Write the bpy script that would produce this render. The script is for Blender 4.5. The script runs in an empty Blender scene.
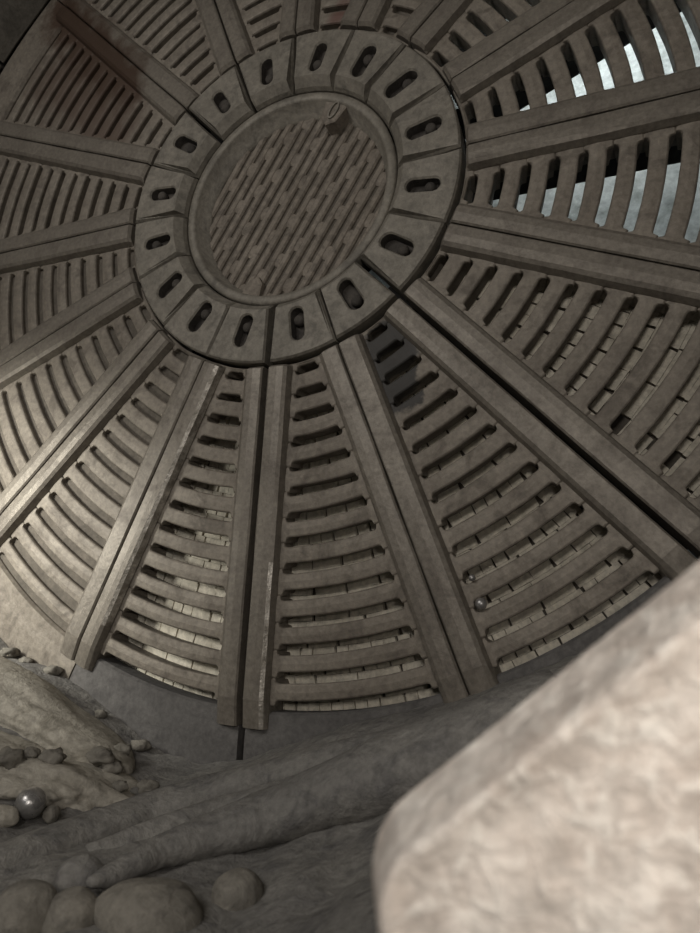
import bpy, bmesh, math, random
from mathutils import Vector, Matrix, noise
random.seed(7)
C = bpy.context.scene.collection
sc = bpy.context.scene
PI = math.pi
# ---------------------------------------------------------------- frame of reference
# Mill axis runs along world Y.  "Plane" coordinates (x right, y down, z into the
# diaphragm) are in units of the hub ring radius; S turns them into metres.
S = 0.6
RS = 3.03                      # inside radius of the mill shell, hub radii
def W(p):
    return Vector((p[0]*S, p[2]*S, (RS - p[1])*S))

# ---------------------------------------------------------------- camera
RIGHT = Vector((0.92783037, -0.04554994, 0.37021077))
DOWN = Vector((-0.03271768, 0.97875184, 0.2024213))
FWD = Vector((-0.37156475, -0.19992507, 0.90662539))
CAMP = (1.5543, 2.14256, -2.60558)
def D(v):
    return Vector((v[0], v[2], -v[1]))
cam = bpy.data.cameras.new('camera')
cam.sensor_fit = 'VERTICAL'; cam.sensor_height = 36
cam.lens = 611.593/933*36
cam.clip_start = 0.01
cam.dof.use_dof = True
cam.dof.focus_distance = 1.75
cam.dof.aperture_fstop = 4.5
co = bpy.data.objects.new('camera', cam); C.objects.link(co)
m = Matrix.Identity(4)
for i, v in enumerate((D(RIGHT), -D(DOWN), -D(FWD))):
    for j in range(3): m[j][i] = v[j]
for j in range(3): m[j][3] = W(CAMP)[j]
co.matrix_world = m
sc.camera = co

# ---------------------------------------------------------------- light and exposure
wd = bpy.data.worlds.new('world'); sc.world = wd; wd.use_nodes = True
wd.node_tree.nodes['Background'].inputs[0].default_value = (0.9, 0.95, 1.0, 1)
wd.node_tree.nodes['Background'].inputs[1].default_value = 0.6
sc.view_settings.view_transform = 'Standard'
sc.view_settings.look = 'None'
sc.view_settings.gamma = 1
sc.view_settings.exposure = 0.0
sc.view_settings.use_curve_mapping = False

def lamp(name, kind, loc, target, power, color, size=0.1, cone=None, blend=0.8):
    l = bpy.data.lights.new(name, kind); l.energy = power; l.color = color
    if kind == 'AREA': l.shape = 'DISK'; l.size = size
    else: l.shadow_soft_size = size
    if cone: l.spot_size = math.radians(cone); l.spot_blend = blend
    o = bpy.data.objects.new(name, l); C.objects.link(o)
    o.location = W(loc)
    d = W(target) - W(loc)
    o.rotation_euler = d.to_track_quat('-Z', 'Y').to_euler()
    return o
# added fills behind the camera and at the block, left-hand lamp, feed and discharge daylight
lamp('fill_behind_camera', 'AREA', (2.0, 0.9, -5.0), (0.2, 0.6, 0), 18, (1, .945, .885), 0.45)  # unseen soft fill added behind the camera to light the enclosed mill
lamp('feed_daylight', 'AREA', (-1.5, -1.0, -4.6), (-0.1, 0.4, 0), 27, (1, .965, .92), 1.1)
lamp('block_fill', 'SPOT', (2.12, 1.85, -2.62), (1.8, 2.40, -2.1), 8.5, (1, .93, .85), 0.04, 120, 1.0)  # added beside the camera only to brighten the foreground block
lamp('side_lamp', 'SPOT', (-2.30, 1.55, -1.75), (-2.0, 2.1, -.1), 125, (1, .98, .90), 0.12, 96, 1.0)
lamp('discharge_daylight', 'AREA', (1.7, -1.6, 0.3), (2.0, -0.7, 1.3), 8, (.86, .96, 1.0), 0.5)

# ---------------------------------------------------------------- materials
def mat(name, c0, c1, c2=None, rough=.7, metal=0.0, scale=6, bump=.3, fine=60, stains=(), spec=.35, bdist=.01, wear=None):
    mt = bpy.data.materials.new(name); mt.use_nodes = True
    n = mt.node_tree.nodes; l = mt.node_tree.links
    b = n['Principled BSDF']
    b.inputs['Metallic'].default_value = metal
    b.inputs['Specular IOR Level'].default_value = spec
    geo = n.new('ShaderNodeNewGeometry')
    def noi(sc_, det=6, rgh=.6, dist=0.0):
        x = n.new('ShaderNodeTexNoise'); x.inputs['Scale'].default_value = sc_
        x.inputs['Detail'].default_value = det; x.inputs['Roughness'].default_value = rgh
        x.inputs['Distortion'].default_value = dist
        l.new(geo.outputs['Position'], x.inputs['Vector']); return x
    n1 = noi(scale); n2 = noi(fine, 4, .7); n3 = noi(scale*3.3, 5, .65, .6)
    r = n.new('ShaderNodeValToRGB')
    r.color_ramp.elements[0].position = .34; r.color_ramp.elements[0].color = (*c0, 1)
    r.color_ramp.elements[1].position = .66; r.color_ramp.elements[1].color = (*c1, 1)
    l.new(n1.outputs[0], r.inputs[0])
    col = r.outputs[0]
    if c2:
        mx = n.new('ShaderNodeMix'); mx.data_type = 'RGBA'
        rr = n.new('ShaderNodeMapRange'); rr.inputs[1].default_value = .5; rr.inputs[2].default_value = .68
        l.new(n3.outputs[0], rr.inputs[0]); l.new(rr.outputs[0], mx.inputs[0])
        l.new(col, mx.inputs[6]); mx.inputs[7].default_value = (*c2, 1); col = mx.outputs[2]
    # fine speckle
    mx = n.new('ShaderNodeMix'); mx.data_type = 'RGBA'; mx.blend_type = 'MULTIPLY'; mx.inputs[0].default_value = 1
    rr = n.new('ShaderNodeMapRange'); rr.inputs[1].default_value = .3; rr.inputs[2].default_value = .7
    rr.inputs[3].default_value = .72; rr.inputs[4].default_value = 1.2
    l.new(n2.outputs[0], rr.inputs[0]); l.new(col, mx.inputs[6]); l.new(rr.outputs[0], mx.inputs[7]); col = mx.outputs[2]
    for (A, B, rad, sharp, sc_) in stains:
        # soft-edged capsule from A to B (world), broken up by noise
        a = W(A); d = W(B) - a
        sub = n.new('ShaderNodeVectorMath'); sub.operation = 'SUBTRACT'; l.new(geo.outputs['Position'], sub.inputs[0]); sub.inputs[1].default_value = a
        dt = n.new('ShaderNodeVectorMath'); dt.operation = 'DOT_PRODUCT'; l.new(sub.outputs[0], dt.inputs[0]); dt.inputs[1].default_value = d/d.length_squared
        cl = n.new('ShaderNodeClamp'); l.new(dt.outputs['Value'], cl.inputs[0])
        sl = n.new('ShaderNodeVectorMath'); sl.operation = 'SCALE'; sl.inputs[0].default_value = d; l.new(cl.outputs[0], sl.inputs['Scale'])
        ds = n.new('ShaderNodeVectorMath'); ds.operation = 'DISTANCE'; l.new(sub.outputs[0], ds.inputs[0]); l.new(sl.outputs[0], ds.inputs[1])
        nn = noi(14, 4, .6)
        ad = n.new('ShaderNodeMath'); ad.operation = 'MULTIPLY_ADD'; ad.inputs[1].default_value = rad*S*1.3
        l.new(nn.outputs[0], ad.inputs[0]); l.new(ds.outputs['Value'], ad.inputs[2])
        mr = n.new('ShaderNodeMapRange'); mr.inputs[1].default_value = rad*S*(1.65-sharp); mr.inputs[2].default_value = rad*S*1.65
        mr.inputs[3].default_value = 1; mr.inputs[4].default_value = 0
        l.new(ad.outputs[0], mr.inputs[0])
        mx = n.new('ShaderNodeMix'); mx.data_type = 'RGBA'; l.new(mr.outputs[0], mx.inputs[0]); l.new(col, mx.inputs[6])
        mx.inputs[7].default_value = (*sc_, 1); col = mx.outputs[2]
    l.new(col, b.inputs['Base Color'])
    ro = n.new('ShaderNodeMapRange'); ro.inputs[3].default_value = rough-.15; ro.inputs[4].default_value = min(1, rough+.15)
    l.new(n3.outputs[0], ro.inputs[0]); l.new(ro.outputs[0], b.inputs['Roughness'])
    bp = n.new('ShaderNodeBump'); bp.inputs['Strength'].default_value = bump; bp.inputs['Distance'].default_value = bdist
    sm = n.new('ShaderNodeMath'); sm.operation = 'MULTIPLY_ADD'; sm.inputs[1].default_value = .35
    l.new(n2.outputs[0], sm.inputs[0]); l.new(n3.outputs[0], sm.inputs[2]); l.new(sm.outputs[0], bp.inputs['Height'])
    l.new(bp.outputs[0], b.inputs['Normal'])
    return mt

RUST = ((-1.98, -1.90, 0), (-1.25, -1.08, 0), .26, .55, (.068, .044, .031))
RUST2 = ((-1.95, -1.35, 0), (-1.35, -.82, 0), .36, .8, (.11, .082, .064))
OIL = ((0.67, 0.97, 0), (0.68, 1.20, 0), .145, .16, (.045, .042, .038))
OIL2 = ((0.62, 1.30, 0), (0.74, 1.62, 0), .07, .5, (.07, .062, .052))
PINK = ((0.24, -1.04, 0), (0.34, -1.25, 0), .08, .7, (.14, .085, .07))
M = {}
M['bar'] = mat('dusty_cast_steel', (.175, .152, .124), (.235, .208, .172), (.13, .112, .092), .62, .15, 4, .35, 55, (RUST2, RUST, OIL, OIL2, PINK))
M['rib'] = mat('worn_rib_steel', (.165, .146, .122), (.215, .192, .160), (.14, .122, .102), .5, .3, 3, .3, 70, (RUST,), bdist=.008)
M['hub'] = mat('dusty_hub_steel', (.165, .150, .124), (.225, .205, .172), (.14, .128, .108), .6, .2, 5, .35, 60)
M['grille'] = mat('tan_dusted_grille', (.175, .150, .122), (.225, .196, .162), (.125, .108, .09), .75, .05, 7, .5, 50)
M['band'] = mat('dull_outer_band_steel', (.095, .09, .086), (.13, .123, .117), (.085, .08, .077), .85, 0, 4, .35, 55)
M['worn'] = mat('polished_worn_edge', (.20, .18, .15), (.62, .58, .52), (.30, .27, .23), .42, .6, 22, .4, 90)
M['pit'] = mat('shade_dark_hole', (.04, .036, .032), (.08, .07, .06), None, .9, 0, 9, .6, 60)  # recess shade painted into the colour of hole walls, floors and bolts
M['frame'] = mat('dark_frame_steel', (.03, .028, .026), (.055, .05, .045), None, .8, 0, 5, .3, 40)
M['screen'] = mat('pale_dusted_screen', (.62, .57, .47), (.76, .71, .60), (.50, .46, .38), .85, 0, 7, .4, 50)
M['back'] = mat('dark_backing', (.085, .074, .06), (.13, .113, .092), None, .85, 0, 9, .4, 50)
M['rear'] = mat('pale_rear_wall', (.55, .56, .53), (.75, .76, .72), (.35, .36, .33), .8, 0, 2.2, .5, 30)
M['shell'] = mat('shell_liner_steel', (.12, .112, .098), (.17, .158, .138), (.10, .093, .08), .6, .2, 3, .4, 50)
M['dust'] = mat('settled_cement_dust', (.165, .158, .148), (.235, .225, .205), (.13, .125, .12), .95, 0, 5, .8, 60, spec=.15, bdist=.012)
M['lump'] = mat('caked_cement', (.33, .305, .26), (.43, .40, .34), (.25, .23, .19), .95, 0, 5, .5, 50, spec=.15, bdist=.015)
M['ball'] = mat('polished_ball_steel', (.32, .31, .30), (.42, .41, .40), None, .3, .7, 8, .15, 60)
M['dball'] = mat('dusty_ball', (.17, .158, .135), (.24, .222, .19), (.13, .12, .105), .9, 0, 9, .6, 50, spec=.15)
M['block'] = mat('pale_crusted_block', (.50, .43, .375), (.70, .64, .58), (.88, .83, .76), .7, 0, 20, .8, 60, spec=.3, bdist=.006)

# ---------------------------------------------------------------- mesh helpers
def link(name, verts, faces, mt, parent=None, smooth=False, origin=None, mats=None, fm=None):
    """verts in plane coordinates; origin is a plane point the mesh hangs from"""
    o0 = W(origin) if origin is not None else Vector((0, 0, 0))
    me = bpy.data.meshes.new(name)
    me.from_pydata([tuple(W(v)-o0) for v in verts], [], faces)
    me.materials.append(mt)
    if mats:
        for x in mats: me.materials.append(x)
        for i, k in fm.items(): me.polygons[i].material_index = k
    bm = bmesh.new(); bm.from_mesh(me); bmesh.ops.recalc_face_normals(bm, faces=bm.faces); bm.to_mesh(me); bm.free()
    if smooth: me.polygons.foreach_set('use_smooth', [True]*len(me.polygons))
    ob = bpy.data.objects.new(name, me); C.objects.link(ob)
    if parent: ob.parent = parent
    elif origin is not None: ob.location = o0
    return ob
def thing(name, origin, label, cat, group=None):
    o = bpy.data.objects.new(name, None); C.objects.link(o); o.location = W(origin)
    o.empty_display_size = .05
    o['label'] = label; o['category'] = cat
    if group: o['group'] = group
    return o
def tag(o, label, cat, group=None, kind=None):
    o['label'] = label; o['category'] = cat
    if group: o['group'] = group
    if kind: o['kind'] = kind
    return o
def loft(rings, closed=True, caps=True):
    """rings of equal length -> verts, faces"""
    n = len(rings[0]); v = [p for r in rings for p in r]; f = []
    for i in range(len(rings)-1):
        for j in range(n if closed else n-1):
            a = i*n+j; b = i*n+(j+1) % n
            f.append((a, b, b+n, a+n))
    if caps:
        f.append(tuple(range(n))); f.append(tuple(range((len(rings)-1)*n, len(rings)*n)))
    return v, f
def pol(r, a, z): return (r*math.cos(a), r*math.sin(a), z)
def merge(lst):
    V = []; F = []
    for v, f in lst:
        k = len(V); V += v; F += [tuple(i+k for i in x) for x in f]
    return V, F
def boxpts(cx, cy, cz, ax, ay, hz):
    """box from centre, two half-axis vectors in plane xy, half depth"""
    v = []
    for dz in (-hz, hz):
        for sx, sy in ((-1, -1), (1, -1), (1, 1), (-1, 1)):
            v.append((cx+sx*ax[0]+sy*ay[0], cy+sx*ax[1]+sy*ay[1], cz+dz))
    return v, [(0, 1, 2, 3), (4, 5, 6, 7), (0, 1, 5, 4), (1, 2, 6, 5), (2, 3, 7, 6), (3, 0, 4, 7)]

# ---------------------------------------------------------------- seams between the sectors
DEV = [0.00186, -0.00184, 0.0136, 0.0, -0.0109, -0.0181, -0.0094, 0.0159, 0.0192, 0.0168, 0.0070, -0.0008, -0.0026, -0.0104, -0.0136, -0.0059]
A = [PI/2 - k*PI/8 + DEV[k] for k in range(16)]
GAP = [.017, .0036, .014, .0034, .004, .004, .005, .004, .005, .006, .004, .004, .004, .003, .006, .004]
RW = [(.118, .122)]*16          # rib widths either side of each seam
R1S, P = 0.93639, 0.12464       # slot n is centred on R1S + n*P
ZB, ZR, ZH = .030, -.022, -.015 # front of bars, ribs and hub plates
THK = .135
RLAST = 2.705
def seam(k):
    k %= 16; a = A[k]
    return Vector((math.cos(a), math.sin(a))), Vector((-math.sin(a), math.cos(a)))   # along, towards seam k-1

def make_rib(k, side, parent, org):
    """side -1: on the side of sector k (smaller angle); +1: on the side of sector k-1"""
    u, v = seam(k)
    g = GAP[k % 16]; w = .120 + random.uniform(-.006, .006)
    prof = [(0, THK+.02), (0, ZR+.008), (.008, ZR), (w*.45, ZR-.003), (w-.030, ZR), (w-.012, ZR+.012), (w, ZR+.045), (w+.004, THK+.02)]
    rings = []
    r0, r1 = 1.022, 2.775
    for i in range(15):
        t = i/14
        r = r0+(r1-r0)*t
        zz = 0
        ww = 1
        ring = []
        for j, (x, z) in enumerate(prof):
            x2 = g + x*ww + noise.noise(Vector((r*3, k*7+side, j)))*.003
            if i in (0, 14) and z < .02: z = z+.018
            p = u*r + v*(side*x2)
            ring.append((p.x, p.y, z+zz+noise.noise(Vector((r*2, k*3+side*5, 3)))*.004))
        rings.append(ring)
        if i == 0:
            rings.append([(p[0]+u.x*.014, p[1]+u.y*.014, prof[j][1]) for j, p in enumerate(ring)])
    vv, ff = loft(rings)
    fm = {}
    for i in range(len(rings)-1):
        if (k, side) == (15, -1) and 0 < i < 13: fm[i*8+4] = 1; fm[i*8+5] = 1
        if (k, side) == (0, -1) and i > 8 and i < 15: fm[i*8+4] = 1
    return link('side_rib', vv, ff, M['rib'], parent, False, org, [M['worn']] if fm else None, fm)

def bar_loft(ra, rb, aL, aR, flare_in, flare_out, front=ZB, thk=THK, pill=.003, n=13, jit=0.0, sd=0):
    """arc bar between radii ra..rb from angle aL to aR; ends flare to round off the slots"""
    rings = []
    rm = (ra+rb)/2
    e = .020; hd = .118/rm
    tl = [0, hd, hd+.006/rm, hd+.013/rm, hd+e/rm]
    tot = abs(aR-aL)
    st = tl + [tl[-1]+(tot-2*tl[-1])*i/9 for i in range(1, 9)] + [tot-x for x in reversed(tl)]
    for x in st:
        a = aL+(aR-aL)*x/tot
        s = min(x, tot-x)*rm - .118
        fl = 0
        if s < e:
            q = max(0.0, min(1.0, (e-s)/e)); fl = .0262*(1-math.sqrt(max(0, 1-q*q)))
        ri = ra - (fl if flare_in else 0); ro = rb + (fl if flare_out else 0)
        nj = noise.noise(Vector((a*5, sd, 1)))*jit; nk = noise.noise(Vector((a*6, sd, 9)))*jit
        ri += nj; ro += nk
        c = .010
        prof = [(ri+.020, front+thk), (ri, front+.012), (ri+.003, front+.004), (ri+.009, front), (rm, front-pill), (ro-.009, front), (ro-.003, front+.004), (ro, front+.012), (ro-.020, front+thk)]
        rings.append([pol(r, a, z) for r, z in prof])
    return loft(rings)

PLATE_LABEL = [
 'slotted grate sector just right of the black lower seam, pale screen glowing through its slots',
 'slotted grate sector with the dark oily patch, steel balls caught low at its left',
 'slotted grate sector ending at the right edge, below the single broad grey rib',
 'slotted grate sector right of the hub with tall bright daylight slots, above the broad rib',
 'slotted grate sector right of the hub, upper of the two with bright daylight slots',
 'slotted grate sector up and right of the hub, tiny glints in its short slots',
 'short visible grate sector above the hub with faint reddish dust, right of the top one',
 'grate sector straight above the hub with two stubby slots showing',
 'grate sector above and slightly left of the hub with three stubby slots showing',
 'dark grate sector up-left of the hub, right of the rust-stained one, nearly clogged slots',
 'grate sector with the brown rust stain in the top left corner',
 'grate sector left of the hub with straight upright slots, directly under the rust-stained one',
 'narrow grate sector at left of the hub, second below the rust-stained one',
 'grate sector at the left edge whose slots fade into the lamp glow',
 'brightly lit grate sector at lower left running down to the caked cement pile',
 'slotted grate sector just left of the black lower seam, beside the shiny worn rib edge',
]
NB = 14
for k in range(16):
    aHi = A[k]; aLo = A[(k+1) % 16] - (2*PI if k == 15 else 0)
    am = (aHi+aLo)/2
    org = pol(1.03, am, .05)
    t = thing('grate_plate', org, PLATE_LABEL[k], 'grate plate', 'grate sectors around the hub')
    make_rib(k, -1, t, org)
    make_rib(k+1, 1, t, org)
    hi = lambda r, e=0: aHi - (GAP[k]+.012)/r
    for n in range(NB+1):
        sw = .0215+.0035*n/14
        ra = R1S+n*P + sw if n else 1.016
        rb = R1S+(n+1)*P - sw if n < NB else 2.90
        if n < NB:
            ra += random.uniform(-.003, .003) if n else 0; rb += random.uniform(-.003, .003)
            rm = (ra+rb)/2
            e0 = (GAP[k]+.02)/rm; e1 = (GAP[(k+1) % 16]+.02)/rm
            v, f = bar_loft(ra, rb, aHi-e0, aLo+e1, n > 0, True, jit=.0035, sd=k*31+n*7.3, front=ZB+random.uniform(-.003, .003))
            link('inner_strip' if n == 0 else 'grate_bar', v, f, M['bar'], t, False, org)
        else:
            g0 = GAP[k]+.001; g1 = GAP[(k+1) % 16]+.001
            rings = []
            for r, z in ((ra+.008, ZB+THK), (ra, ZB+.02), (ra+.01, ZB), (2.78, ZB), (2.84, ZB-.004), (3.01, ZB), (3.025, ZB+.02), (3.025, ZB+THK)):
                rings.append([pol(r, aHi-g0/r+(aLo+g1/r-aHi+g0/r)*i/12, z) for i in range(13)])
            # loft across radii (open strips) closed round the back
            n_ = 13; V = [p for q in rings for p in q]; F = []
            L = len(rings)
            for i in range(L):
                for j in range(n_-1):
                    a = i*n_+j; b = ((i+1) % L)*n_+j
                    F.append((a, a+1, b+1, b))
            F.append(tuple(i*n_ for i in range(L))); F.append(tuple(i*n_+n_-1 for i in range(L)))
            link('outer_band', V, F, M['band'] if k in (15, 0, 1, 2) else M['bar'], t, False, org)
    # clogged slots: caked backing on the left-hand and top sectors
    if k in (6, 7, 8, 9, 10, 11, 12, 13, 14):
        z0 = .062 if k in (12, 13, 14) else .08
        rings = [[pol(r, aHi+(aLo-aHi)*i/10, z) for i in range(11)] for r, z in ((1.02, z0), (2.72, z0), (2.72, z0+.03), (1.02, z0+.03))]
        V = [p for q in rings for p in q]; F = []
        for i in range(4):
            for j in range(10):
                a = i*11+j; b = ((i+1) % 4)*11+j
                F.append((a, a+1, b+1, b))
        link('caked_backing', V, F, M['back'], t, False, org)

# ---------------------------------------------------------------- hub plates
def ray_poly(cx, cy, ang, poly):
    dx, dy = math.cos(ang), math.sin(ang); best = None
    for i in range(len(poly)):
        x1, y1 = poly[i]; x2, y2 = poly[(i+1) % len(poly)]
        ex, ey = x2-x1, y2-y1; den = dx*ey-dy*ex
        if abs(den) < 1e-9: continue
        t = ((x1-cx)*ey-(y1-cy)*ex)/den; s = ((x1-cx)*dy-(y1-cy)*dx)/den
        if t > 0 and -1e-6 <= s <= 1+1e-6 and (best is None or t < best): best = t
    return cx+dx*best, cy+dy*best
def inset(poly, d):
    n = len(poly); out = []
    ar = sum(poly[i][0]*poly[(i+1) % n][1]-poly[(i+1) % n][0]*poly[i][1] for i in range(n))
    sg = 1 if ar > 0 else -1
    for i in range(n):
        p0 = Vector(poly[i-1]); p1 = Vector(poly[i]); p2 = Vector(poly[(i+1) % n])
        e1 = (p1-p0).normalized(); e2 = (p2-p1).normalized()
        n1 = Vector((-e1.y, e1.x))*sg; n2 = Vector((-e2.y, e2.x))*sg
        b = (n1+n2); b = b.normalized() if b.length > 1e-6 else n1
        out.append(tuple(p1+b*d/max(.5, b.dot(n1))))
    return out
HUBGAP = [.016, .003, .015, .001, .005, .004, .009, .003, .008, .010, .012, .004, .004, .003, .004, .001]
HUB_LABEL = [
 'right of the black lower seam', 'with a round bolt in its hole, below right of grille', 'at the right, oval hole, next to the wide diagonal seam',
 'directly right of the grille, second above the wide diagonal seam', 'right of the grille with a long shallow bolt slot', 'upper right of the grille, slanting slot with inner bolt',
 'up-right of the grille, teardrop slot beside a wide seam', 'straight above the grille notch, crescent hole', 'above the grille with a wide dark slope, left of topmost',
 'upper left of the grille between two black seams', 'upper left, small round hole, nearest the rust-stained sector', 'left of the grille, topmost of the row facing left',
 'left of the grille with raised stepped edge and short hole', 'lower left of the grille with slanting peanut-shaped hole', 'lower left, hole with crusted edge, beside the lowest plates',
 'directly left of the black lower seam, upright bean-shaped hole']
for k in range(16):
    aHi = A[k]; aLo = A[(k+1) % 16] - (2*PI if k == 15 else 0); am = (aHi+aLo)/2
    g0, g1 = HUBGAP[k], HUBGAP[(k+1) % 16]
    r0, r1 = .658, .998+random.uniform(-.004, .004)
    out = []
    for i in range(7):
        t = i/6; out.append((r1, aHi-g0/r1+(aLo+g1/r1-aHi+g0/r1)*t))
    for i in range(7):
        t = i/6; out.append((r0, aLo+g1/r0+(aHi-g0/r0-aLo-g1/r0)*t))
    poly = [(r*math.cos(a), r*math.sin(a)) for r, a in out]
    rc = .825
    tilt = random.uniform(-.12, .12)
    cx, cy = rc*math.cos(am), rc*math.sin(am)
    hl, hw = .053, .039+random.uniform(-.004, .005)
    hole = []
    for i in range(24):
        th = 2*PI*i/24
        x = hw*math.cos(th); y = hw*math.sin(th)
        x += hl if x >= 0 else -hl
        y += .010*math.sin(k*2.1)*(1-(x/(hl+hw))**2)
        a = am+tilt
        hole.append((cx+x*math.cos(a)-y*math.sin(a), cy+x*math.sin(a)+y*math.cos(a)))
    angs = sorted([math.atan2(p[1]-cy, p[0]-cx) for p in poly] + [math.atan2(p[1]-cy, p[0]-cx) for p in hole[::2]])
    p1 = inset(poly, .009); p2 = inset(poly, .016)
    h1 = inset(hole, -.008); h2 = inset(hole, .003)
    def ring(pl, z): return [(*ray_poly(cx, cy, a, pl), z) for a in angs]
    def clampr(rg, rmin, z):
        o = []
        for x, y, _ in rg:
            r = math.hypot(x, y); q = max(r, rmin)/r; o.append((x*q, y*q, z))
        return o
    def slope(rg, z):
        o = []
        for x, y, zz in rg:
            r = math.hypot(x, y); o.append((x, y, z+max(0, (.70-r)/.045)*.055))
        return o
    rings = [ring(poly, ZH+.12), slope(ring(poly, 0), ZH+.012), slope(ring(p1, 0), ZH), clampr(ring(p2, 0), .706, ZH-.001), ring(h1, ZH), ring(hole, ZH+.009), ring(h2, ZH+.062)]
    V, F = loft(rings)
    nf = len(F); na = len(angs)
    fm = {nf-1: 1}
    for i in range(5*na, 6*na): fm[i] = 1
    org = (cx, cy, ZH+.1)
    t = thing('hub_plate', org, 'wedge-shaped steel hub plate '+HUB_LABEL[k], 'hub plate', 'wedge plates around the centre grille')
    link('plate', V, F, M['hub'], t, False, org, [M['pit']], fm)
    # bolt in the slot
    sgn = 1 if k in (0, 13, 14, 15, 9, 10, 8, 7) else -1
    bx = cx+sgn*-.03*math.cos(am+tilt); by = cy+sgn*-.03*math.sin(am+tilt)
    rr = []
    for rad, z in ((.030, ZH+.07), (.030, ZH+.034), (.025, ZH+.022), (.013, ZH+.016)):
        rr.append([(bx+rad*math.cos(2*PI*i/10), by+rad*math.sin(2*PI*i/10), z) for i in range(10)])
    v, f = loft(rr)
    bo = link('bolt', v, f, M['pit'], t, True, org)  # bolt coloured as dark as the shaded hole around it

# ---------------------------------------------------------------- centre grille
GO = (0, .0, .1)
cg = thing('centre_grille', GO, 'round tan centre grille with slanting staggered slots and a raised rim, ringed by hub plates', 'grille')
GR = .568; ZG = .145
NR = 72
def circ(r, z): return [pol(r, 2*PI*i/NR, z) for i in range(NR)]
v, f = loft([circ(.650, .20), circ(.650, .052), circ(.640, .042), circ(.608, .042), circ(.596, .052), circ(GR+.006, ZG-.004), circ(GR-.006, ZG-.002), circ(GR-.006, .20)], caps=False)
f += [(7*NR+i, 7*NR+(i+1) % NR, (i+1) % NR, i) for i in range(NR)]
link('rim', v, f, M['hub'], cg, True, GO)
gd = math.radians(-60.5)
U = (math.cos(gd), math.sin(gd)); N = (-math.sin(gd), math.cos(gd))
pit = .066
k = 0
for i in range(-8, 9):
    off = i*pit
    h = math.sqrt(max(0, (GR+.018)**2-(abs(off)+.012)**2)) if abs(off)+.012 < GR else 0
    if h < .05: continue
    rr = []
    st = max(6, int(h*24))
    for j in range(st+1):
        s = -h+2*h*j/st
        w = .0215+noise.noise(Vector((s*7, off*20, 2)))*.0025
        zo = noise.noise(Vector((s*3, off*11, 5)))*.004
        rr.append([(U[0]*s+N[0]*(off+x), U[1]*s+N[1]*(off+x), z+zo) for x, z in ((-w-.004, ZG+.05), (-w, ZG+.010), (-w*.6, ZG), (w*.6, ZG), (w, ZG+.010), (w+.004, ZG+.05))])
    v, f = loft(rr)
    link('grille_bar', v, f, M['grille'], cg, False, GO)
# bridges close the slots between bars at staggered intervals
for i in range(-8, 8):
    off = (i+.5)*pit
    if abs(off) > GR-.03: continue
    h = math.sqrt((GR+.012)**2-off**2)
    s0 = ((i*.125) % .36) - 1.2
    while s0 < h:
        a, b = max(s0, -h), min(s0+.085, h)
        if b-a > .02:
            rr = []
            for q in range(5):
                s = a+(b-a)*q/4; dz = .008 if q in (0, 4) else 0
                rr.append([(U[0]*s+N[0]*(off+x), U[1]*s+N[1]*(off+x), z+dz) for x, z in ((-.015, ZG+.045), (-.015, ZG+.005), (0, ZG+.005), (.015, ZG+.005), (.015, ZG+.045))])
            v, f = loft(rr)
            link('bridge', v, f, M['grille'], cg, False, GO)
        s0 += .36
v, f = loft([circ(GR+.01, ZG+.020), circ(GR+.01, ZG+.05)])
link('backing_disc', v, f, M['back'], cg, False, GO)
# bayonet lugs: top one (with a crescent) and the bottom one
def lug(ang, wid, rin, name='lug', z=.030):
    rr = []
    pts = []
    n = 8
    for j in range(n+1):
        a = ang-wid+2*wid*j/n; pts.append((.648, a))
    for j in range(n+1):
        a = ang+wid*.8-2*wid*.8*j/n
        pts.append((rin+.035*abs((j/n)*2-1), a))
    pl = [(r*math.cos(a), r*math.sin(a)) for r, a in pts]
    pi_ = inset(pl, .008)
    v, f = loft([[(x, y, .18) for x, y in pl], [(x, y, z+.006) for x, y in pl], [(x, y, z) for x, y in pi_]])
    return link(name, v, f, M['grille'], cg, False, GO)
lug(math.radians(-62), .13, .46, z=.055)
lug(math.radians(112), .11, .46, z=.110)
lx, ly = .55*math.cos(math.radians(-61)), .55*math.sin(math.radians(-61))
v, f = loft([[(lx+rx*math.cos(q)*U[0]+ry*math.sin(q)*N[0], ly+rx*math.cos(q)*U[1]+ry*math.sin(q)*N[1], z) for q in [2*PI*i/16 for i in range(16)]] for rx, ry, z in ((.055, .026, .06), (.055, .026, .046), (.045, .016, .045), (.045, .016, .058))])
link('pin_socket', v, f, M['hub'], cg, False, GO)

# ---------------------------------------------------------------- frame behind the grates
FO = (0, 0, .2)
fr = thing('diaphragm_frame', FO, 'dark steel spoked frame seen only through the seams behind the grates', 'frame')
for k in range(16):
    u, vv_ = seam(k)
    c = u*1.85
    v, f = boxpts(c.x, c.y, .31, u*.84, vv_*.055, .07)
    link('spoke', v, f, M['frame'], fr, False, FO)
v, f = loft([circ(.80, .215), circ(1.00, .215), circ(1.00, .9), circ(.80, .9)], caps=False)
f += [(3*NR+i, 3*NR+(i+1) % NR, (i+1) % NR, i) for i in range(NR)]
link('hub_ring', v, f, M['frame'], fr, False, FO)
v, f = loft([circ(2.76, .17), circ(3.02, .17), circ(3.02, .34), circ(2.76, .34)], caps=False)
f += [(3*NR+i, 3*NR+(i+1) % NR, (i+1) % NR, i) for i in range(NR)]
link('rim_ring', v, f, M['frame'], fr, False, FO)

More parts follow.
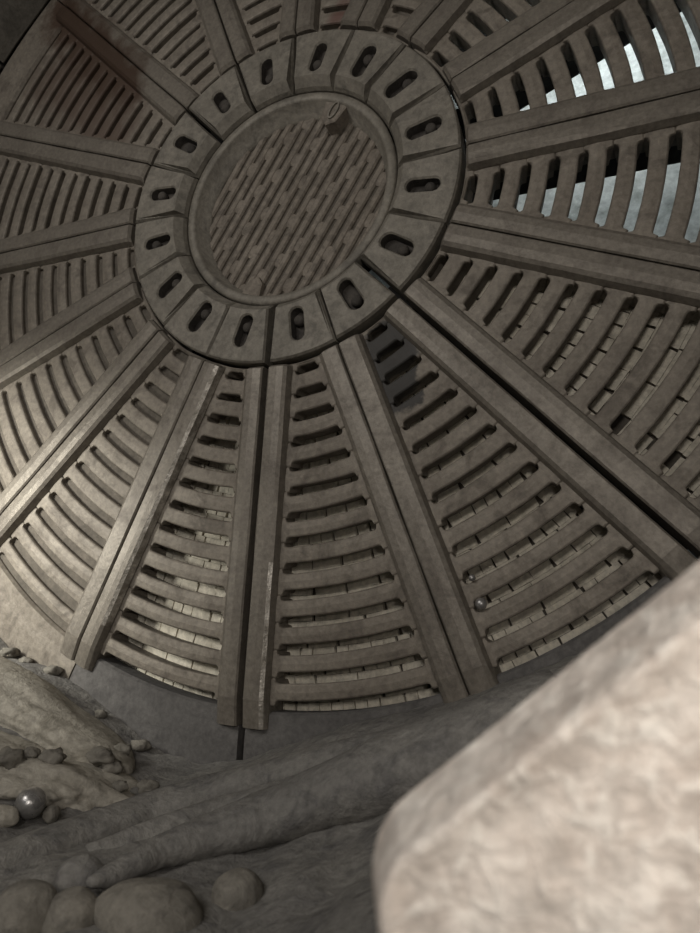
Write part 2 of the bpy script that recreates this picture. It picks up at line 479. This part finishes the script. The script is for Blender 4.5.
# slit screens behind the lower right sectors
SCR = {15: 'left of the black lower seam', 0: 'right of the black lower seam', 1: 'behind the sector with the oily patch', 2: 'behind the sector under the broad right-hand rib'}
for k in (15, 0, 1, 2):
    aHi = A[k]; aLo = A[(k+1) % 16] - (2*PI if k == 15 else 0); am = (aHi+aLo)/2
    so = pol(2.0, am, .2)
    o_parts = []
    r = 1.06
    while r < 2.70:
        h = .1246
        wseg = (aHi-aLo)*r-.16
        cnt = max(2, int(wseg/random.choice((.06, .10, .15))))
        for j in range(cnt):
            if random.random() < .012: continue
            a = aHi-.08/r-(j+.5)*wseg/cnt/r
            sk = random.uniform(-.12, .12)
            uu = Vector((math.cos(a+sk), math.sin(a+sk))); nn = Vector((-math.sin(a), math.cos(a)))
            c = Vector((math.cos(a), math.sin(a)))*(r+h/2)
            o_parts.append(boxpts(c.x, c.y, .18+random.uniform(0, .006), uu*(h*.5-.0006), nn*(wseg/cnt/2-.0022), .010))
        r += h
    v, f = merge(o_parts)
    s = thing('slit_screen', so, 'pale dusty slit screen showing through the slots, '+SCR[k], 'screen', 'slit screens behind the lower grates')
    b = link('screen_blocks', v, f, M['screen'], s, False, so); b['kind'] = 'stuff'
    rings = [[pol(r, aHi-.05/r+(aLo-aHi+.10/r)*i/10, z) for i in range(11)] for r, z in ((1.02, .200), (2.74, .200), (2.74, .212), (1.02, .212))]
    V = [p for q in rings for p in q]; F = []
    for i in range(4):
        for j in range(10):
            a = i*11+j; bb = ((i+1) % 4)*11+j
            F.append((a, a+1, bb+1, bb))
    link('screen_sheet', V, F, M['back'], s, False, so)

# ---------------------------------------------------------------- mill shell, head walls
def shell_cyl(name, z0, z1, r0, r1, mt, label):
    rings = []
    for r, z in ((r0, z0), (r0, z1), (r1, z1), (r1, z0)):
        rings.append(circ(r, z))
    v, f = loft(rings, caps=False)
    f += [(3*NR+i, 3*NR+(i+1) % NR, (i+1) % NR, i) for i in range(NR)]
    o = link(name, v, f, mt, None, False, (0, RS, (z0+z1)/2)); o['kind'] = 'structure'; o['label'] = label
    return o
sh = shell_cyl('wall_shell', -7.5, 1.5, 3.092, 3.20, M['frame'], 'curved steel shell of the mill lined with wear plates')
# liner plates: one mesh, rotated round the axis
nA = 20; LL = 1.05
lv = []
rr = []
for i in range(7):
    a = -PI/nA+.004 + (2*PI/nA-.008)*i/6
    wv = .012*math.cos(i/6*2*PI)
    for_r = 3.012+wv*.6
    rr.append([pol(3.09, a, -LL/2+.004), pol(for_r+.012, a, -LL/2+.004), pol(for_r, a, -LL/2+.018), pol(for_r, a, LL/2-.018), pol(for_r+.012, a, LL/2-.004), pol(3.09, a, LL/2-.004)])
v, f = loft(rr)
me = bpy.data.meshes.new('liner_plate')
me.from_pydata([(x*S, z*S, -y*S) for x, y, z in v], [], f); me.materials.append(M['shell'])
bm = bmesh.new(); bm.from_mesh(me); bmesh.ops.recalc_face_normals(bm, faces=bm.faces); bm.to_mesh(me); bm.free()
for j in range(5):
    for i in range(nA):
        o = bpy.data.objects.new('liner_plate', me); C.objects.link(o); o.parent = sh
        o.location = W((0, 0, .028-LL/2-j*LL))-W((0, RS, -3.0))
        o.rotation_euler = (0, 2*PI*(i+.35+.5*(j % 2))/nA, 0)
v, f = loft([circ(3.09, 1.3), circ(3.09, 1.42)])
rw = link('wall_rear', v, f, M['rear'], None, False, (0, RS, 1.36)); rw['kind'] = 'structure'; rw['label'] = 'pale dusty end wall of the discharge chamber behind the grates'
# feed-end head wall behind the camera with its open trunnion
v, f = loft([circ(3.09, -7.4), circ(.95, -7.4), circ(.95, -7.52), circ(3.09, -7.52)], caps=False)
f += [(3*NR+i, 3*NR+(i+1) % NR, (i+1) % NR, i) for i in range(NR)]
fw = link('wall_feed', v, f, M['shell'], None, False, (0, RS, -7.46)); fw['kind'] = 'structure'; fw['label'] = 'feed end wall of the mill with an open round trunnion'

# ---------------------------------------------------------------- settled dust on the bottom of the shell
CONT = [(-1.85, 2.46), (-1.59, 2.58), (-1.28, 2.61), (-.97, 2.71), (-.76, 2.81), (-.49, 2.94), (-.2, 2.97), (.01, 2.92), (.31, 2.80), (.54, 2.70), (.76, 2.63), (.97, 2.57), (1.1, 2.51), (1.35, 2.40), (1.7, 2.22)]
def contact(x):
    for (x0, y0), (x1, y1) in zip(CONT, CONT[1:]):
        if x0 <= x <= x1: return y0+(y1-y0)*(x-x0)/(x1-x0)
    return CONT[0][1] if x < 0 else CONT[-1][1]
def ground(x, z):
    base = math.sqrt(max(.1, 3.01**2-x*x))-.035
    w = math.exp(-(z/.55)**2) if z < 0 else 1
    y = base*(1-w)+min(contact(x), base)*w
    y -= (1-w)*.05*(noise.noise(Vector((x*2.2, z*1.1, 3)))+.4) + (1-.7*w)*.025*noise.noise(Vector((x*7, z*4, 7))) + .008*noise.noise(Vector((x*22, z*18, 1)))
    return min(y, base+.02)
nx, nz = 110, 120
V = []; F = []
for j in range(nz+1):
    z = .025-3.3*j/nz
    for i in range(nx+1):
        x = -1.9+3.7*i/nx
        V.append((x, ground(x, z), z))
for j in range(nz):
    for i in range(nx):
        a = j*(nx+1)+i; F.append((a, a+1, a+nx+2, a+nx+1))
du = link('settled_dust', V, F, M['dust'], None, True, (0, RS, -1.6))
tag(du, 'grey settled cement dust blanketing the bottom of the mill below the grates', 'dust', kind='stuff')

# ---------------------------------------------------------------- dust covered bars, drifts, lumps, balls
def blob(name, c, ax, mt, label, cat, group=None, seed=0, amp=.18, freq=1.4, nu=28, nv=16, power=1.0, fine=.0):
    """ax: three half-axis vectors (plane coords)"""
    ax = [Vector(a) for a in ax]
    V = []; F = []
    for j in range(nv+1):
        ph = PI*j/nv
        for i in range(nu):
            th = 2*PI*i/nu
            d = Vector((math.sin(ph)*math.cos(th), math.sin(ph)*math.sin(th), math.cos(ph)))
            if power != 1: d = Vector([math.copysign(abs(q)**power, q) for q in d])
            s = 1+amp*noise.noise(d*freq+Vector((seed, 0, 0)))+fine*noise.noise(d*freq*4+Vector((seed, 5, 0)))
            p = ax[0]*d.x*s+ax[1]*d.y*s+ax[2]*d.z*s
            V.append((c[0]+p.x, c[1]+p.y, c[2]+p.z))
    for j in range(nv):
        for i in range(nu):
            a = j*nu+i; b = j*nu+(i+1) % nu
            F.append((a, b, b+nu, a+nu))
    o = link(name, V, F, mt, None, True, (c[0], c[1]+ax[1].length*.9, c[2]))
    bm = bmesh.new(); bm.from_mesh(o.data); bmesh.ops.remove_doubles(bm, verts=bm.verts, dist=1e-5); bmesh.ops.recalc_face_normals(bm, faces=bm.faces); bm.to_mesh(o.data); bm.free()
    tag(o, label, cat, group)
    return o
# long bars lying along the shell: spine points with radii
def limb(name, spine, mt, label, cat, seed=0, flat=.6, amp=.12, group=None):
    pts = [Vector(p[:3]) for p in spine]; rad = [p[3] for p in spine]
    st = []
    for i in range(len(pts)-1):
        for q in range(6):
            t = q/6; st.append((pts[i].lerp(pts[i+1], t), rad[i]+(rad[i+1]-rad[i])*t))
    st.append((pts[-1], rad[-1]))
    rr = []
    ns = 18
    for i, (p, r) in enumerate(st):
        d = (st[min(i+1, len(st)-1)][0]-st[max(i-1, 0)][0]).normalized()
        up = Vector((0, -1, 0)); up = (up-d*up.dot(d)).normalized(); sd = d.cross(up)
        ring = []
        for j in range(ns):
            th = 2*PI*j/ns
            k_ = 1+amp*noise.noise(Vector((p.x*4+seed, p.z*4, th))*1.0)+.05*noise.noise(Vector((p.x*14+math.cos(th)*3, p.z*14, math.sin(th)*3+seed)))
            q = p+sd*math.cos(th)*r*k_+up*math.sin(th)*r*flat*k_
            ring.append((q.x, q.y, q.z))
        rr.append(ring)
    v, f = loft(rr)
    o = link(name, v, f, mt, None, True, (pts[0].x, pts[0].y+rad[0]*flat, pts[0].z))
    tag(o, label, cat, group); return o
limb('lifter_bar', [(.385, 2.862, -1.29, .014), (.385, 2.87, -1.24, .032), (.40, 2.872, -1.06, .052), (.475, 2.862, -.91, .078), (.60, 2.825, -.78, .105), (.89, 2.71, -.67, .145), (1.14, 2.60, -.60, .165), (1.45, 2.46, -.52, .16)], M['dust'],
     'long dust-covered bar with a rounded near tip, reaching in behind the pale block', 'lifter bar', 3, .72, .10)
limb('dust_drift', [(-.06, 2.95, -1.30, .06), (-.04, 2.945, -1.1, .08), (-.03, 2.955, -.93, .09), (.04, 2.94, -.66, .095), (.21, 2.89, -.49, .10), (.62, 2.755, -.39, .105), (.95, 2.65, -.32, .10)], M['dust'],
     'low rounded drift of grey dust crossing below the foot of the black lower seam', 'dust drift', 9, .6)
limb('dust_drift', [(.12, 2.935, -1.02, .03), (.21, 2.92, -.86, .055), (.34, 2.885, -.66, .065), (.62, 2.80, -.51, .07), (.95, 2.67, -.45, .07)], M['dust'],
     'crumbly ridge of grey dust tucked between the drift and the long dust-covered bar', 'dust drift', 17, .6, .35)
blob('caked_slab', (-1.12, 2.755, -.26), ((.70, .235, .03), (-.04, .14, .02), (-.10, .03, .27)), M['lump'], 'large smooth slab of caked cement at left under the lamp-lit grate', 'cement slab', None, 1, .22, 1.5, 64, 40, .8, .05)
blob('caked_slab', (-.60, 2.93, -.62), ((.44, .10, .16), (0, .10, 0), (-.16, .0, .20)), M['lump'], 'cracked lower slab of caked cement just above the shiny steel ball', 'cement slab', None, 5, .3, 1.8, 64, 40, .8, .10)
lumps = [((-.554, 2.83, -.74), .055, 'at the left edge, in the crevice between the two slabs'), ((-.528, 2.82, -.676), .035, 'second from the left edge in the crevice between the slabs'),
 ((-.443, 2.83, -.646), .045, 'in the middle of the crevice between the two slabs'), ((-.40, 2.865, -.43), .050, 'under the blunt right end of the upper slab'),
 ((-.364, 2.905, -.407), .045, 'just below the one under the upper slab, pale'), ((-.42, 2.87, -.279), .036, 'small and dark, touching the tip of the upper slab'),
 ((-.509, 2.91, -.05), .040, 'against the outer band right of the slab tip'), ((-1.50, 2.565, -.02), .050, 'knobbly, at the left edge where the pile meets the grate'),
 ((-1.38, 2.60, -.01), .035, 'second along the top of the pile against the grate'), ((-1.17, 2.63, -.01), .038, 'rightmost of those on top of the pile against the grate'),
 ((-.773, 2.80, -.05), .030, 'on the shoulder of the upper slab beside the outer band'), ((-.155, 2.95, -.42), .040, 'lying alone on the dust right of the pile'),
 ((-.207, 2.93, -.518), .030, 'tiny, at the toe of the lower slab')]
for i, (p, r, where) in enumerate(lumps):
    blob('cement_crumb', p, ((r*1.1, 0, r*.3), (0, r*.7, 0), (-r*.3, 0, r*.9)), M['dball'], 'caked cement crumb '+where, 'cement crumb', 'cement crumbs on the lower left pile', i*3.1, .45, 1.8, 18, 10)
def ball(c, r, mt, label, group=None, sq=(1, 1, 1), amp=.0, seed=0):
    return blob('grinding_ball', c, ((r*sq[0], 0, 0), (0, r*sq[1], 0), (0, 0, r*sq[2])), mt, label, 'ball', group, seed, amp, 1.2, 28, 16)
ball((-.285, 2.905, -.87), .050, M['ball'], 'shiny clean steel grinding ball at the lower left edge by the cement slab', 'grinding balls')
ball((-.235, 2.945, -.82), .030, M['dball'], 'tiny dusty ball just right of the shiny one', 'grinding balls', amp=.2)
ball((-.32, 2.93, -.95), .042, M['lump'], 'pale caked ball cut by the left edge beside the shiny one', 'grinding balls', (1.5, .8, 1), .2, 4)
ball((.575, 2.885, -1.305), .098, M['dball'], 'large tan dusty oval lump at the bottom below the long bar tip', 'dusty balls at the bottom edge', (1.35, .72, 1.0), .12, 2)
ball((.715, 2.882, -1.145), .060, M['dball'], 'round dusty ball lying alone right of the large oval lump', 'dusty balls at the bottom edge', (1.1, 1, 1), .06, 5)
ball((.315, 2.888, -1.25), .060, M['dust'], 'dusty grey ball left of the long bar tip', 'dusty balls at the bottom edge', amp=.08, seed=8)
ball((.42, 2.90, -1.375), .064, M['dball'], 'dusty ball at the bottom edge left of the large oval lump', 'dusty balls at the bottom edge', amp=.08, seed=11)
ball((.325, 2.895, -1.42), .074, M['dball'], 'dusty ball in the bottom left corner', 'dusty balls at the bottom edge', amp=.08, seed=14)
# balls caught against the grate
ball((1.096, 2.168, .02), .025, M['ball'], 'small shiny ball caught in a lower slot beside the rib', 'balls caught in the grate')
ball((1.058, 2.063, .02), .015, M['ball'], 'tiny shiny ball caught one slot higher', 'balls caught in the grate')

# ---------------------------------------------------------------- foreground block
def cp(px, py, dep):
    d = RIGHT*((px-350)/611.59)+DOWN*((py-466.5)/611.59)+FWD
    return Vector(CAMP)+d*dep
P0 = cp(352, 860, .50); P1 = cp(700, 582, .48)
u = (P1-P0).normalized()
vd = (cp(334, 1000, .485)-P0); vd = (vd-u*vd.dot(u)*.4)
v_ = vd.normalized()
n_ = u.cross(v_).normalized()
if n_.dot(FWD) < 0: n_ = -n_
L1, L2, T = .44, .31, .05
nu_, nv_ = 60, 40
def bp(s, t, w):
    """s along, t across, w depth -> point, softly rounded corner at s=t=0"""
    return P0+u*s+v_*t+n_*w
V = []; F = []
def outline(ins):
    """rounded rectangle from the corner"""
    pts = []; R_ = .040-ins*.4
    for q in range(9):
        th = PI+PI/2*q/8
        pts.append((ins+R_+R_*math.cos(th), ins+R_+R_*math.sin(th)))
    for q in range(1, 25): pts.append((ins+R_+(L1-2*ins-R_)*q/24, ins))
    for q in range(1, 13): pts.append((L1-ins, ins+(L2-2*ins)*q/12))
    for q in range(1, 25): pts.append((L1-ins-(L1-2*ins)*q/24, L2-ins))
    for q in range(1, 12): pts.append((ins, L2-ins-(L2-2*ins-R_)*q/12))
    return pts
lev = [(0, T+.02), (0, .070), (.002, .060), (.006, .048), (.018, .010), (.022, -.002), (.027, -.008), (.036, -.002), (.056, .003)]
rings = []
for ins, w in lev:
    rg = []
    for s, t in outline(ins):
        nz_ = noise.noise(Vector((s*14, t*14, w*20)))*.003
        p = bp(s, t, w+nz_)
        rg.append(tuple(p))
    rings.append(rg)
o_ = outline(.056)
cs, ct = sum(p[0] for p in o_)/len(o_), sum(p[1] for p in o_)/len(o_)
for q in (.85, .7, .55, .4, .25, .1):
    rg = []
    for s, t in o_:
        s2 = cs+(s-cs)*q; t2 = ct+(t-ct)*q
        w = .004+noise.noise(Vector((s2*10, t2*10, 4)))*.006+noise.noise(Vector((s2*32, t2*32, 8)))*.003
        rg.append(tuple(bp(s2, t2, w)))
    rings.append(rg)
v, f = loft(rings)
bl = link('liner_block', v, f, M['block'], None, True, tuple(bp(L1/2, L2, T/2)))
tag(bl, 'pale crusted steel liner block with a rounded corner, blurred in the right foreground', 'liner block')
